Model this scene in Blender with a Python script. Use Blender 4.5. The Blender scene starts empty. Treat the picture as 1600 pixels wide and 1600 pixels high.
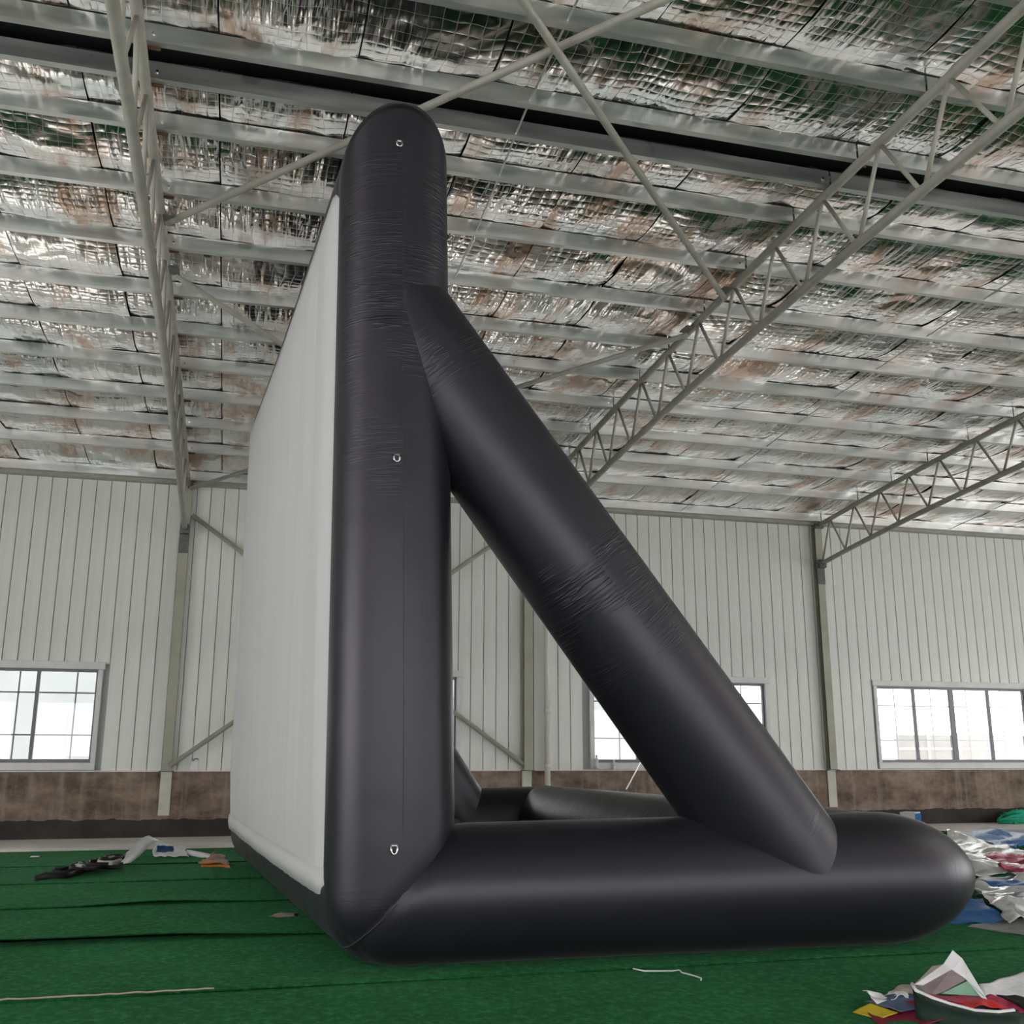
import bpy, bmesh, math, random
from mathutils import Vector, Matrix, noise
random.seed(7)
R = math.radians
scn = bpy.context.scene
COL = scn.collection

# ------------------------------------------------------------------ camera, world, light, exposure
CAMH = 1.30
def make_camera():
    pi_, ya, ro = R(13.2466), R(15.0003), R(0.1214)
    fw = Vector((math.sin(ya)*math.cos(pi_), math.cos(ya)*math.cos(pi_), math.sin(pi_)))
    rt = Vector((math.cos(ya), -math.sin(ya), 0)); up = rt.cross(fw)
    c, s = math.cos(ro), math.sin(ro)
    rt, up = c*rt + s*up, -s*rt + c*up
    cd = bpy.data.cameras.new('camera'); cd.sensor_width = 36; cd.sensor_fit = 'HORIZONTAL'
    cd.lens = 1602.926/1600*36; cd.clip_end = 300; cd.clip_start = 0.05
    co = bpy.data.objects.new('camera', cd); COL.objects.link(co)
    m = Matrix((rt, up, -fw)).transposed().to_4x4(); m.translation = (0, 0, CAMH)
    co.matrix_world = m
    scn.camera = co
make_camera()

world = bpy.data.worlds.new('overcast_sky'); scn.world = world; world.use_nodes = True
wn = world.node_tree.nodes; wl = world.node_tree.links
wn.clear()
w_out = wn.new('ShaderNodeOutputWorld'); w_bg = wn.new('ShaderNodeBackground')
w_bg.inputs['Color'].default_value = (1.0, 0.975, 0.975, 1); w_bg.inputs['Strength'].default_value = 5.0
wl.new(w_bg.outputs[0], w_out.inputs[0])

vs = scn.view_settings
vs.view_transform = 'Standard'; vs.look = 'None'; vs.exposure = 0.42; vs.gamma = 1.0; vs.use_curve_mapping = False
scn.cycles.max_bounces = 7; scn.cycles.diffuse_bounces = 5; scn.cycles.glossy_bounces = 3
scn.cycles.transparent_max_bounces = 10
scn.cycles.caustics_reflective = True; scn.cycles.use_adaptive_sampling = True; scn.cycles.adaptive_threshold = 0.025
scn.cycles.sample_clamp_indirect = 6.0

# ------------------------------------------------------------------ dimensions of the hall
D = 17.854            # inner face of the far wall
X0, BAY = -0.948, 6.0 # first column line, bay width
XL, XR, YF = -13.0, 23.0, -3.6
TW = D - 0.2          # truss end line
def ztop(t): return 5.731 + 0.1045*t - 0.0041*t*t      # top chord axis
def zbot(t): return 4.959 + 0.1189*t - 0.0050*t*t      # bottom chord axis
PUR_H = 0.15
def zpur(t): return ztop(t) + 0.048                    # underside of the purlins
def portal(loc, rot, sx, sy):
    l = bpy.data.lights.new('daylight_portal', 'AREA'); l.shape = 'RECTANGLE'; l.size = sx; l.size_y = sy
    l.cycles.is_portal = True
    o = bpy.data.objects.new('daylight_portal', l); COL.objects.link(o); o.location = loc; o.rotation_euler = rot

# ------------------------------------------------------------------ helpers
def mat(name, base=(.5, .5, .5), rough=.6, metal=0.0, **kw):
    m = bpy.data.materials.new(name); m.use_nodes = True
    b = m.node_tree.nodes['Principled BSDF']
    b.inputs['Base Color'].default_value = (*base, 1); b.inputs['Roughness'].default_value = rough
    b.inputs['Metallic'].default_value = metal
    for k, v in kw.items(): b.inputs[k].default_value = v
    return m
class NT:
    def __init__(s, m): s.t = m.node_tree; s.b = s.t.nodes['Principled BSDF']
    def n(s, typ, **kw):
        x = s.t.nodes.new(typ)
        for k, v in kw.items():
            if hasattr(x, k) and k not in x.inputs: setattr(x, k, v)
            else: x.inputs[k].default_value = v
        return x
    def l(s, a, b): s.t.links.new(a, b)
    def coord(s, which='Object', scale=(1, 1, 1), rot=(0, 0, 0), loc=(0, 0, 0)):
        tc = s.n('ShaderNodeTexCoord'); mp = s.n('ShaderNodeMapping')
        mp.inputs['Scale'].default_value = scale; mp.inputs['Rotation'].default_value = rot; mp.inputs['Location'].default_value = loc
        s.l(tc.outputs[which], mp.inputs[0]); return mp.outputs[0]
    def noise(s, co, scale=5, detail=4, rough=.5, dist=0.0):
        x = s.n('ShaderNodeTexNoise'); x.inputs['Scale'].default_value = scale; x.inputs['Detail'].default_value = detail
        x.inputs['Roughness'].default_value = rough; x.inputs['Distortion'].default_value = dist
        s.l(co, x.inputs['Vector']); return x.outputs['Fac']
    def ramp(s, fac, stops):
        x = s.n('ShaderNodeValToRGB'); e = x.color_ramp.elements
        while len(e) < len(stops): e.new(.5)
        for i, (p, c) in enumerate(stops):
            e[i].position = p; e[i].color = (*c, 1) if len(c) == 3 else c
        s.l(fac, x.inputs[0]); return x.outputs[0]
    def math(s, op, a, b=None, c=None):
        x = s.n('ShaderNodeMath', operation=op)
        for i, v in enumerate((a, b, c)):
            if v is None: continue
            if isinstance(v, (int, float)): x.inputs[i].default_value = v
            else: s.l(v, x.inputs[i])
        return x.outputs[0]
    def mix(s, fac, a, b):
        x = s.n('ShaderNodeMix', data_type='RGBA')
        for i, v in ((0, fac), (6, a), (7, b)):
            if isinstance(v, (int, float)): x.inputs[i].default_value = v
            elif isinstance(v, tuple): x.inputs[i].default_value = (*v, 1)
            else: s.l(v, x.inputs[i])
        return x.outputs[2]
    def bump(s, h, strength=1, dist=.01, prev=None):
        x = s.n('ShaderNodeBump'); x.inputs['Strength'].default_value = strength; x.inputs['Distance'].default_value = dist
        s.l(h, x.inputs['Height'])
        if prev: s.l(prev, x.inputs['Normal'])
        return x.outputs[0]
    def base(s, c): s.l(c, s.b.inputs['Base Color'])
    def rough(s, c): s.l(c, s.b.inputs['Roughness'])
    def normal(s, c): s.l(c, s.b.inputs['Normal'])

def tag(o, label=None, cat=None, group=None, kind=None):
    if label: o['label'] = label
    if cat: o['category'] = cat
    if group: o['group'] = group
    if kind: o['kind'] = kind
    return o
def empty(name, loc=(0, 0, 0)):
    o = bpy.data.objects.new(name, None); o.location = loc; o.empty_display_size = .1; COL.objects.link(o); return o
def link(name, me, m=None, parent=None, loc=None, smooth=False):
    if m is not None and not me.materials: me.materials.append(m)
    if smooth:
        for p in me.polygons: p.use_smooth = True
    o = bpy.data.objects.new(name, me); COL.objects.link(o)
    if parent is not None:
        o.parent = parent
        o.matrix_parent_inverse = Matrix.Translation(parent.location).inverted()
    if loc is not None: o.location = loc
    return o
class MB:
    def __init__(s): s.v = []; s.f = []; s.uv = []
    def add(s, vs, fs):
        n = len(s.v); s.v += [tuple(v) for v in vs]; s.f += [tuple(i + n for i in f) for f in fs]
    def box(s, a, b):
        (x0, y0, z0), (x1, y1, z1) = a, b
        s.add([(x0,y0,z0),(x1,y0,z0),(x1,y1,z0),(x0,y1,z0),(x0,y0,z1),(x1,y0,z1),(x1,y1,z1),(x0,y1,z1)],
              [(0,3,2,1),(4,5,6,7),(0,1,5,4),(1,2,6,5),(2,3,7,6),(3,0,4,7)]); return s
    def rod(s, A, B, r, n=10, cap=True, r2=None):
        A, B = Vector(A), Vector(B); d = (B - A).normalized()
        e1 = d.orthogonal().normalized(); e2 = d.cross(e1); vs = []
        for P, rr in ((A, r), (B, r if r2 is None else r2)):
            for i in range(n):
                a = 2*math.pi*i/n; vs.append(P + (e1*math.cos(a) + e2*math.sin(a))*rr)
        fs = [(i, (i+1) % n, n + (i+1) % n, n + i) for i in range(n)]
        if cap: fs += [tuple(reversed(range(n))), tuple(range(n, 2*n))]
        s.add(vs, fs); return s
    def path(s, pts, r, n=8):
        pts = [Vector(p) for p in pts]; rings = []
        e1 = None
        for i, P in enumerate(pts):
            d = (pts[min(i+1, len(pts)-1)] - pts[max(i-1, 0)]).normalized()
            if e1 is None: e1 = d.orthogonal().normalized()
            else: e1 = (e1 - d*e1.dot(d)).normalized()
            e2 = d.cross(e1); rr = r[i] if isinstance(r, (list, tuple)) else r
            rings.append([P + (e1*math.cos(2*math.pi*k/n) + e2*math.sin(2*math.pi*k/n))*rr for k in range(n)])
        vs = [v for q in rings for v in q]; fs = []
        for i in range(len(pts)-1):
            for k in range(n): fs.append((i*n+k, i*n+(k+1) % n, (i+1)*n+(k+1) % n, (i+1)*n+k))
        fs += [tuple(reversed(range(n))), tuple(range(len(vs)-n, len(vs)))]
        s.add(vs, fs); return s
    def ribbon(s, pts, wdir, w):
        wdir = Vector(wdir).normalized()*w*.5; n = len(pts)
        vs = []
        for p in pts: p = Vector(p); vs += [p - wdir, p + wdir]
        s.add(vs, [(2*i, 2*i+2, 2*i+3, 2*i+1) for i in range(n-1)]); return s
    def mesh(s, name):
        me = bpy.data.meshes.new(name); me.from_pydata(s.v, [], s.f); me.update(); return me
    def build(s, name, m, parent=None, smooth=False, solid=0, bevel=0):
        o = link(name, s.mesh(name), m, parent, smooth=smooth)
        if solid:
            md = o.modifiers.new('thickness', 'SOLIDIFY'); md.thickness = solid; md.offset = 0
        if bevel:
            md = o.modifiers.new('bevel', 'BEVEL'); md.width = bevel; md.segments = 2
        return o
def bx(a, b): return MB().box(a, b)
def rod(A, B, r, n=10): return MB().rod(A, B, r, n)

# ------------------------------------------------------------------ materials
# galvanised / foil
def m_foil():
    m = mat('aluminium_foil', (.8, .8, .8), .2, 1.0); q = NT(m)
    co = q.coord('Object')
    sp = q.n('ShaderNodeSeparateXYZ'); q.l(co, sp.inputs[0])
    warp = q.noise(q.coord('Object', (1, 1, 1)), 1.4, 2)
    wx = q.math('ADD', sp.outputs[0], q.math('MULTIPLY', warp, .16)); wy = q.math('ADD', sp.outputs[1], q.math('MULTIPLY', warp, .20))
    sx = q.math('ABSOLUTE', q.math('SINE', q.math('MULTIPLY', wx, math.pi/.105)))
    sy = q.math('ABSOLUTE', q.math('SINE', q.math('MULTIPLY', wy, math.pi/.105)))
    pil = q.math('POWER', q.math('MULTIPLY', sx, sy), .5)
    line = q.math('LESS_THAN', q.math('MINIMUM', sx, sy), .05)
    n1 = q.noise(q.coord('Object', (1, 1, 1)), 2.1, 2, .5, .5)
    n2 = q.noise(q.coord('Object', (6.5, .7, 4), rot=(0, 0, .06)), 2.0, 1.5, .5, .3)      # creases that run with the slope
    mask = q.ramp(q.noise(co, .7, 2), [(.40, (0, 0, 0)), (.60, (1, 1, 1))])
    mask2 = q.ramp(q.noise(q.coord('Object', loc=(5, 3, 0)), .9, 2), [(.40, (.15,)*3), (.60, (1, 1, 1))])
    b = q.bump(n1, 1.0, .055)
    b = q.bump(q.math('MULTIPLY', n2, mask), 1.0, .05, b)
    b = q.bump(q.math('MULTIPLY', pil, mask2), .9, .0055, b)
    q.normal(b)
    brown_patch = q.ramp(q.noise(q.coord('Object', (1.5, .42, .8), loc=(3, 1, 0)), 1.3, 6, .65, .2), [(.50, (0, 0, 0)), (.64, (1, 1, 1))])  # brownish noise patches, drawn out along the slope
    teal = q.ramp(q.noise(q.coord('Object', (.7, .5, .8), loc=(9, 4, 2)), 1.1, 3), [(.5, (0, 0, 0)), (.66, (1, 1, 1))])
    c = q.mix(q.math('MULTIPLY', teal, .45), (.66, .64, .62), (.46, .55, .55))
    c = q.mix(q.math('MULTIPLY', brown_patch, .75), c, (.42, .235, .13))
    c = q.mix(q.math('MULTIPLY', line, .22), c, (.9, .9, .88))
    q.base(c)
    q.rough(q.math('ADD', q.math('MULTIPLY', line, .3), q.math('ADD', .20, q.math('MULTIPLY', brown_patch, .10))))
    return m
M_foil = m_foil()
def m_galv():
    m = mat('galvanised_steel', (.62, .63, .61), .36, .85); q = NT(m); co = q.coord('Object')
    n = q.noise(q.coord('Object', (.5, 3, 3)), 2.5, 5)
    c = q.ramp(n, [(.3, (.50, .52, .52)), (.55, (.66, .67, .65)), (.75, (.74, .72, .68))])
    blot = q.ramp(q.noise(q.coord('Object', (1.2, 1, 1)), 1.7, 3), [(.66, (0, 0, 0)), (.69, (1, 1, 1))])
    c = q.mix(q.math('MULTIPLY', blot, .5), c, (.26, .22, .20))
    q.base(c); q.rough(q.ramp(n, [(.3, (.3,)*3), (.7, (.5,)*3)])); return m
M_galv = m_galv()
def m_paint(name, c0, c1, rough=.5, sc=3, bump=0):
    m = mat(name, c0, rough); q = NT(m); n = q.noise(q.coord('Object'), sc, 6, .6)
    q.base(q.ramp(n, [(.35, c0), (.65, c1)]))
    if bump: q.normal(q.bump(q.noise(q.coord('Object'), 40, 3), .4, bump))
    return m
M_truss = m_paint('pale_olive_paint', (.34, .325, .28), (.43, .415, .365), .45, 4)
M_column = m_paint('olive_grey_paint', (.33, .33, .26), (.40, .40, .32), .5, 2)
M_gusset = m_paint('dark_primer', (.10, .10, .105), (.17, .16, .16), .6, 9)
M_rust = m_paint('rusty_plate', (.10, .045, .025), (.17, .09, .05), .8, 20)
M_ridge = mat('ridge_shadow_cap', (.03, .032, .035), .6)
def m_panel():
    m = mat('wall_sheet', (.72, .735, .70), .34); q = NT(m)
    n = q.noise(q.coord('Object', (3, 1, .35)), 1.4, 5, .55)
    streak = q.ramp(q.noise(q.coord('Object', (8, 1, .25), loc=(2, 0, 1)), 1.6, 4), [(.58, (0, 0, 0)), (.72, (1, 1, 1))])
    c = q.ramp(n, [(.3, (.62, .64, .605)), (.55, (.73, .745, .705)), (.8, (.76, .77, .74))])
    c = q.mix(q.math('MULTIPLY', streak, .22), c, (.60, .53, .40))
    q.base(c); q.normal(q.bump(q.noise(q.coord('Object', (1, 1, .3)), 2.2, 3), .35, .03)); return m
M_panel = m_panel()
M_groove = mat('panel_joint', (.36, .37, .36), .7)
def m_dado():
    m = mat('stained_render', (.26, .19, .14), .9); q = NT(m); co = q.coord('Object')
    n = q.noise(q.coord('Object', (.8, 1, 1.3)), 2.2, 8, .65)
    c = q.ramp(n, [(.34, (.085, .058, .045)), (.5, (.20, .145, .112)), (.66, (.32, .245, .195))])
    drip = q.ramp(q.noise(q.coord('Object', (5, 1, .5)), 1.8, 4), [(.5, (0, 0, 0)), (.75, (1, 1, 1))])
    c = q.mix(q.math('MULTIPLY', drip, .45), c, (.40, .34, .29))
    sp = q.n('ShaderNodeSeparateXYZ'); q.l(co, sp.inputs[0])
    edge = q.math('ADD', sp.outputs[2], q.math('MULTIPLY', q.math('SUBTRACT', q.noise(q.coord('Object', (2, 1, 1)), 2.5, 5), .5), .10))
    tar = q.math('LESS_THAN', edge, .27)
    c = q.mix(tar, c, q.ramp(n, [(.3, (.022, .018, .018)), (.7, (.055, .048, .046))]))
    q.base(c); q.normal(q.bump(q.noise(co, 30, 6, .6), .5, .02)); return m
M_dado = m_dado()
def m_conc():
    m = mat('pale_concrete', (.6, .57, .53), .8); q = NT(m)
    q.base(q.ramp(q.noise(q.coord('Object'), 1.5, 8, .6), [(.3, (.70, .64, .60)), (.6, (.86, .82, .79)), (.8, (.90, .87, .85))]))
    q.normal(q.bump(q.noise(q.coord('Object'), 25, 4), .3, .01)); return m
M_conc = m_conc()
def m_carpet():
    m = mat('green_carpet', (.02, .13, .05), .95); q = NT(m); co = q.coord('Object')
    n = q.noise(co, .9, 6, .6); fine = q.noise(q.coord('Object', (1, 1.5, 1)), 120, 3, .7); tuft = q.noise(q.coord('Object', (1, .8, 1)), 20, 6, .82)
    c = q.ramp(n, [(.3, (.003, .062, .011)), (.5, (.005, .092, .019)), (.7, (.020, .14, .045))])
    c = q.mix(q.math('MULTIPLY', q.ramp(tuft, [(.50, (0, 0, 0)), (.64, (1, 1, 1))]), .8), c, (.05, .24, .095))
    c = q.mix(q.math('MULTIPLY', q.ramp(tuft, [(.36, (1, 1, 1)), (.50, (0, 0, 0))]), .75), c, (.002, .045, .008))
    c = q.mix(q.math('MULTIPLY', q.ramp(fine, [(.5, (0, 0, 0)), (.75, (1, 1, 1))]), .45), c, (.002, .04, .008))
    q.base(c)
    b = q.bump(q.noise(co, 2.5, 4), .5, .03); b = q.bump(tuft, .9, .02, b); q.normal(q.bump(fine, .8, .006, b))
    q.b.inputs['Sheen Weight'].default_value = .20; q.b.inputs['Sheen Roughness'].default_value = .4
    q.b.inputs['Sheen Tint'].default_value = (.30, 1, .48, 1); q.b.inputs['Specular IOR Level'].default_value = .05
    return m
M_carpet = m_carpet()
def m_nylon():
    m = mat('black_nylon', (.05, .05, .055), .42); q = NT(m)
    at = q.n('ShaderNodeAttribute', attribute_name='wrinkle')
    w1 = q.noise(q.coord('UV', (1.0, 13, 1)), 2.0, 2, .5, .3)
    w2 = q.noise(q.coord('UV', (2.0, 20, 1), loc=(3, 5, 0)), 1.4, 2, .5, .4)
    patch = q.ramp(q.noise(q.coord('UV', (1.3, 1.6, 1), loc=(1, 2, 0)), 1.5, 2), [(.42, (0,)*3), (.62, (1,)*3)])
    wr = q.math('ADD', q.ramp(w1, [(.44, (0,)*3), (.5, (1,)*3), (.56, (0,)*3)]), q.math('MULTIPLY', w2, .6))
    b = q.bump(q.math('MULTIPLY', q.math('MULTIPLY', wr, patch), at.outputs['Fac']), .8, .0045)
    b = q.bump(q.noise(q.coord('UV', (1, 1.5, 1)), 1.6, 2), .3, .02, b)
    q.normal(b)
    n = q.noise(q.coord('UV', (1, .4, 1)), 2.0, 3)
    q.base(q.ramp(n, [(.3, (.0105, .0100, .0150)), (.7, (.0145, .0138, .020))]))
    q.b.inputs['Specular IOR Level'].default_value = .62; q.b.inputs['Specular Tint'].default_value = (.93, .90, 1, 1)
    q.b.inputs['Sheen Weight'].default_value = .05; q.b.inputs['Sheen Roughness'].default_value = .35
    return m
M_nylon = m_nylon()
M_seam = mat('seam_thread', (.03, .03, .034), .7)
def m_screen():
    m = mat('white_screen_fabric', (.80, .80, .81), .75); q = NT(m)
    b = q.bump(q.noise(q.coord('Object', (1, 2.4, .12)), 1.6, 3, .5), .6, .06)
    nb = q.bump(q.noise(q.coord('Object', (1, 1, .25)), 6, 3), .25, .01, b); q.normal(nb)
    tl = q.n('ShaderNodeBsdfTranslucent'); tl.inputs[0].default_value = (.8, .8, .8, 1); q.l(nb, tl.inputs['Normal'])
    mx = q.n('ShaderNodeMixShader'); mx.inputs[0].default_value = .30
    out = next(x for x in q.t.nodes if x.type == 'OUTPUT_MATERIAL')
    q.l(q.b.outputs[0], mx.inputs[1]); q.l(tl.outputs[0], mx.inputs[2]); q.l(mx.outputs[0], out.inputs[0]); return m
M_screen = m_screen()
M_chrome = mat('steel_ring', (.85, .85, .86), .2, 1.0)
M_trim = m_paint('window_trim_sheet', (.60, .61, .62), (.72, .72, .72), .4, 2)
M_frame = mat('grey_aluminium_frame', (.16, .16, .175), .45, .3)
M_bar = mat('window_bar', (.06, .065, .065), .6)
def m_glass():
    m = bpy.data.materials.new('window_glass'); m.use_nodes = True; t = m.node_tree; t.nodes.clear()
    o = t.nodes.new('ShaderNodeOutputMaterial'); mx = t.nodes.new('ShaderNodeMixShader')
    tr = t.nodes.new('ShaderNodeBsdfTransparent'); gl = t.nodes.new('ShaderNodeBsdfGlossy'); fr = t.nodes.new('ShaderNodeFresnel')
    tr.inputs[0].default_value = (.95, .97, .96, 1); gl.inputs['Roughness'].default_value = .02; fr.inputs[0].default_value = 1.45
    t.links.new(fr.outputs[0], mx.inputs[0]); t.links.new(tr.outputs[0], mx.inputs[1]); t.links.new(gl.outputs[0], mx.inputs[2])
    t.links.new(mx.outputs[0], o.inputs[0]); return m
M_glass = m_glass()
M_white = m_paint('white_plastic', (.68, .69, .70), (.80, .80, .80), .4, 5)
M_pvc = m_paint('cream_pvc', (.66, .65, .57), (.74, .73, .65), .35, 2)
M_shell = m_paint('outer_hall_sheet', (.50, .50, .48), (.58, .58, .56), .6, 2)

# ------------------------------------------------------------------ floor with carpet strips
floor = link('floor', bx((XL, YF, -.12), (XR, D+.25, 0)).mesh('floor'), M_conc)
tag(floor, 'pale concrete hall floor showing as a strip along the far wall', kind='structure')
def carpet_strip(y0, y1, x0, x1, lift, seed, fine=True):
    nx = int((x1-x0)/(.10 if fine else .5)); ny = 14 if fine else 4
    v = []; f = []
    for j in range(ny+1):
        for i in range(nx+1):
            x = x0 + (x1-x0)*i/nx; w = j/ny
            e0 = .035*noise.noise((x*.55, seed*3.1, 0)) + .008*noise.noise((x*6, seed, 1)); e1 = .035*noise.noise((x*.55, (seed+1)*3.1, 0)) + .008*noise.noise((x*6, seed+1, 1))
            y = (y0+e0)*(1-w) + (y1+e1+.40)*w
            ed = math.exp(-((1-w)*(y1-y0)/.09)**2)*0; under = max(0, 1-(y1+e1+.40-y)/.50); ed2 = math.exp(-(w*(y1-y0)/.07)**2)
            z = .011 + .006*noise.noise((x*.8, y*1.3, seed)) + ed2*.009*max(0, noise.noise((x*.7, seed*7.7, 5))+.25)
            z += ed*lift*max(0, noise.noise((x*.45, seed*5.3, 2))+.35)
            if seed == 2: z += .055*math.exp(-(w*(y1-y0)/.16)**2)*max(0, min(1, (.9-x)/1.2))*(.8+.3*noise.noise((x*1.3, 1, 1)))
            if seed == 3: z += .030*math.exp(-(w*(y1-y0)/.12)**2)*math.exp(-((x+.5)/.5)**2)
            z += .006*math.exp(-(w*(y1-y0)/.25)**2); z = z*(1-.75*under)
            v.append((x, y, max(.004, z)))
    for j in range(ny):
        for i in range(nx):
            a = j*(nx+1)+i; f.append((a, a+1, a+nx+2, a+nx+1))
    mb = MB(); mb.add(v, f)
    o = mb.build('carpet_strip', M_carpet, floor, smooth=True)
    md = o.modifiers.new('thickness', 'SOLIDIFY'); md.thickness = .006; md.offset = -1
seams = [4.55, 6.34, 8.08, 9.95, 11.72, 13.45, 15.25]
for k in range(len(seams)-1):
    carpet_strip(seams[k]+.012, seams[k+1]-.012, -5.5 if k else -4, 14.5 if k > 2 else 11, .035, k)
for k in range(6):
    carpet_strip(4.55-1.8*(k+1)+.01, 4.55-1.8*k-.01, -6, 12, .02, 20+k, False)
for k in range(len(seams)-1):
    carpet_strip(seams[k]+.012, seams[k+1]-.012, 14.52 if k > 2 else 11.02, 22.5, .02, 40+k, False)
    carpet_strip(seams[k]+.012, seams[k+1]-.012, -12.5, -5.52 if k else -4.02, .02, 50+k, False)

# ------------------------------------------------------------------ far wall: dado, sheet panels, windows, eave beam
DADO = 1.005
WIN = [(-5.75, -2.04), (.25, 3.86), (6.24, 9.84), (12.12, 15.75)]
WZ0, WZ1 = 1.06, 2.72
wall_back = link('wall_back', MB().mesh('wall_back'), M_groove)
mb = MB()
yb0, yb1 = D+.035, D+.16
edges = [XL] + [e for w in WIN for e in w] + [XR]
mb.box((XL, yb0, WZ1), (XR, yb1, 6.3)); mb.box((XL, yb0, DADO), (XR, yb1, WZ0))
for i in range(0, len(edges), 2): mb.box((edges[i], yb0, WZ0), (edges[i+1], yb1, WZ1))
bpy.data.objects.remove(wall_back)
wall_back = tag(mb.build('wall_back', M_groove), 'far hall wall clad in narrow pale grey metal sheet strips', kind='structure')
# strips
PW = .2303
cache = {}
def panel_mesh(z0, z1):
    k = (round(z0, 3), round(z1, 3))
    if k in cache: return cache[k]
    w = PW - .011; r = .005; y0 = 0; y1 = .034
    prof = [(0, y1), (0, y0+r), (r, y0), (w-r, y0), (w, y0+r), (w, y1)]
    mb = MB(); n = len(prof); vs = []
    for z in (z0, z1): vs += [(x, y, z) for x, y in prof]
    mb.add(vs, [(i, i+1, n+i+1, n+i) for i in range(n-1)]); me = mb.mesh('wall_panel'); me.materials.append(M_panel); cache[k] = me
    return me
x = -8.4
while x < 17.4:
    span = next((w for w in WIN if x+PW > w[0]-.02 and x < w[1]+.02), None)
    z0 = DADO+.01
    if span and (x > span[0]-.1 and x+PW < span[1]+.1): z0 = WZ1-.02
    elif span and not (x+PW < span[0]+.06 or x > span[1]-.06): z0 = WZ1-.02
    o = link('wall_panel', panel_mesh(z0, 5.84), None, wall_back, (x+.0055, D, 0))
    x += PW
for (xa, xb) in ((XL, -8.4), (17.4, XR)):
    o = bx((xa, D, DADO), (xb, D+.035, 5.84)).build('wall_panel', M_panel, wall_back)
dado = tag(bx((XL, D-.02, -.05), (XR, D+.24, DADO)).build('wall_lower', M_dado), 'low brown stained masonry wall with a black tarred foot', kind='structure')
tag(bx((XL, D-.045, DADO), (XR, D+.2, DADO+.018)).build('trim_1', M_trim), 'thin pale flashing on top of the brown low wall', kind='structure')
eave = tag(bx((XL, D-.16, 5.745), (XR, D+.0, 5.885)).build('trim_2', M_truss, bevel=.008), 'olive grey eave beam running along the top of the far wall', kind='structure')
bx((XL, D-.11, 5.885), (XR, D+.02, 5.97)).build('eave_plate', M_gusset, eave)

def window(idx, xa, xb):
    w = empty('window_%d' % idx, ((xa+xb)/2, D, WZ0)); tag(w, kind='structure')
    z0, z1 = WZ0, WZ1; yf = D-.03
    # sheet-metal surround
    bx((xa-.03, yf-.02, z1-.115), (xb+.03, D+.05, z1+.0)).build('trim_head', M_trim, w, bevel=.006)
    bx((xa-.0, yf, z0-.03), (xb+.0, D+.05, z0+.085)).build('trim_sill', M_trim, w, bevel=.006)
    for a in (xa, xb-.075): bx((a, yf, z0+.085), (a+.075, D+.05, z1-.115)).build('trim_jamb', M_trim, w, bevel=.006)
    ia, ib, iz0, iz1 = xa+.075, xb-.075, z0+.085, z1-.115
    fr = bx((ia, D+.04, iz0), (ib, D+.11, iz0+.055)).build('frame_rail', M_frame, w)
    bx((ia, D+.04, iz1-.045), (ib, D+.11, iz1)).build('frame_rail', M_frame, w)
    for a in (ia, ib-.03): bx((a, D+.04, iz0+.055), (a+.03, D+.11, iz1-.045)).build('frame_stile', M_frame, w)
    n = 4; pw = (ib-ia)/n
    for k in range(1, n):
        hw = .05 if k == 2 else .027
        bx((ia+k*pw-hw, D+.045, iz0+.055), (ia+k*pw+hw, D+.10, iz1-.045)).build('mullion', M_frame, w)
    for k in range(n):
        yy = D+.072 + (.012 if k % 2 else 0)
        bx((ia+k*pw, yy, iz0+.05), (ia+(k+1)*pw, yy+.004, iz1-.04)).build('glass_pane', M_glass, w)
    # bars outside
    for z in (iz0+.43, iz1-.36): rod((ia-.1, D+.34, z), (ib+.1, D+.34, z), .014, 6).build('window_bar', M_bar, w)
    k = ia+.62
    while k < ib:
        rod((k, D+.34, z0-.1), (k, D+.34, z1+.1), .014, 6).build('window_bar', M_bar, w); k += pw*.97
    return w
wlab = ['window left of the first column, cut by the photo edge', 'window hidden behind the black inflatable post', 'window partly covered by the slanting black strut', 'wide four-light window at the right end of the far wall']
for i, (a, b) in enumerate(WIN):
    tag(window(i+1, a, b), wlab[i])

# ------------------------------------------------------------------ remaining hall shell (behind and beside the camera): daylight openings
def shell_wall(name, lab, boxes):
    mb = MB()
    for a, b in boxes: mb.box(a, b)
    return tag(mb.build(name, M_shell), lab, kind='structure')
# front wall: large glazed band between the columns, end walls with gates
FZ0, FZ1 = 1.0, 3.0
shell_wall('wall_front', 'hall wall behind the viewpoint with a long window band', [((XL, YF-.2, 0), (XR, YF, FZ0)), ((XL, YF-.2, FZ1), (XR, YF, 6.3))] +
           [((X0+BAY*k-.35, YF-.2, FZ0), (X0+BAY*k+.35, YF, FZ1)) for k in range(-2, 4)])
shell_wall('wall_left', 'left end wall with an open gate', [((XL-.2, YF, 0), (XL, 1.0, 6.6)), ((XL-.2, 9.0, 0), (XL, D+.2, 6.6)), ((XL-.2, 1.0, 4.2), (XL, 9.0, 6.9))])
shell_wall('wall_right', 'right end wall with an open gate', [((XR, YF, 0), (XR+.2, 1.0, 6.6)), ((XR, 11.0, 0), (XR+.2, D+.2, 6.6)), ((XR, 1.0, 4.4), (XR+.2, 11.0, 6.9))])
portal(((XL+XR)/2, YF-.25, (FZ0+FZ1)/2), (R(90), 0, R(180)), XR-XL, FZ1-FZ0)
portal((XL-.25, 5.0, 2.1), (R(90), 0, R(90)), 8, 4.2)
portal((XR+.25, 6.0, 2.2), (R(90), 0, R(-90)), 10, 4.4)
for a, b in WIN: portal(((a+b)/2, D+.45, (WZ0+WZ1)/2), (R(90), 0, 0), b-a, WZ1-WZ0)

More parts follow.
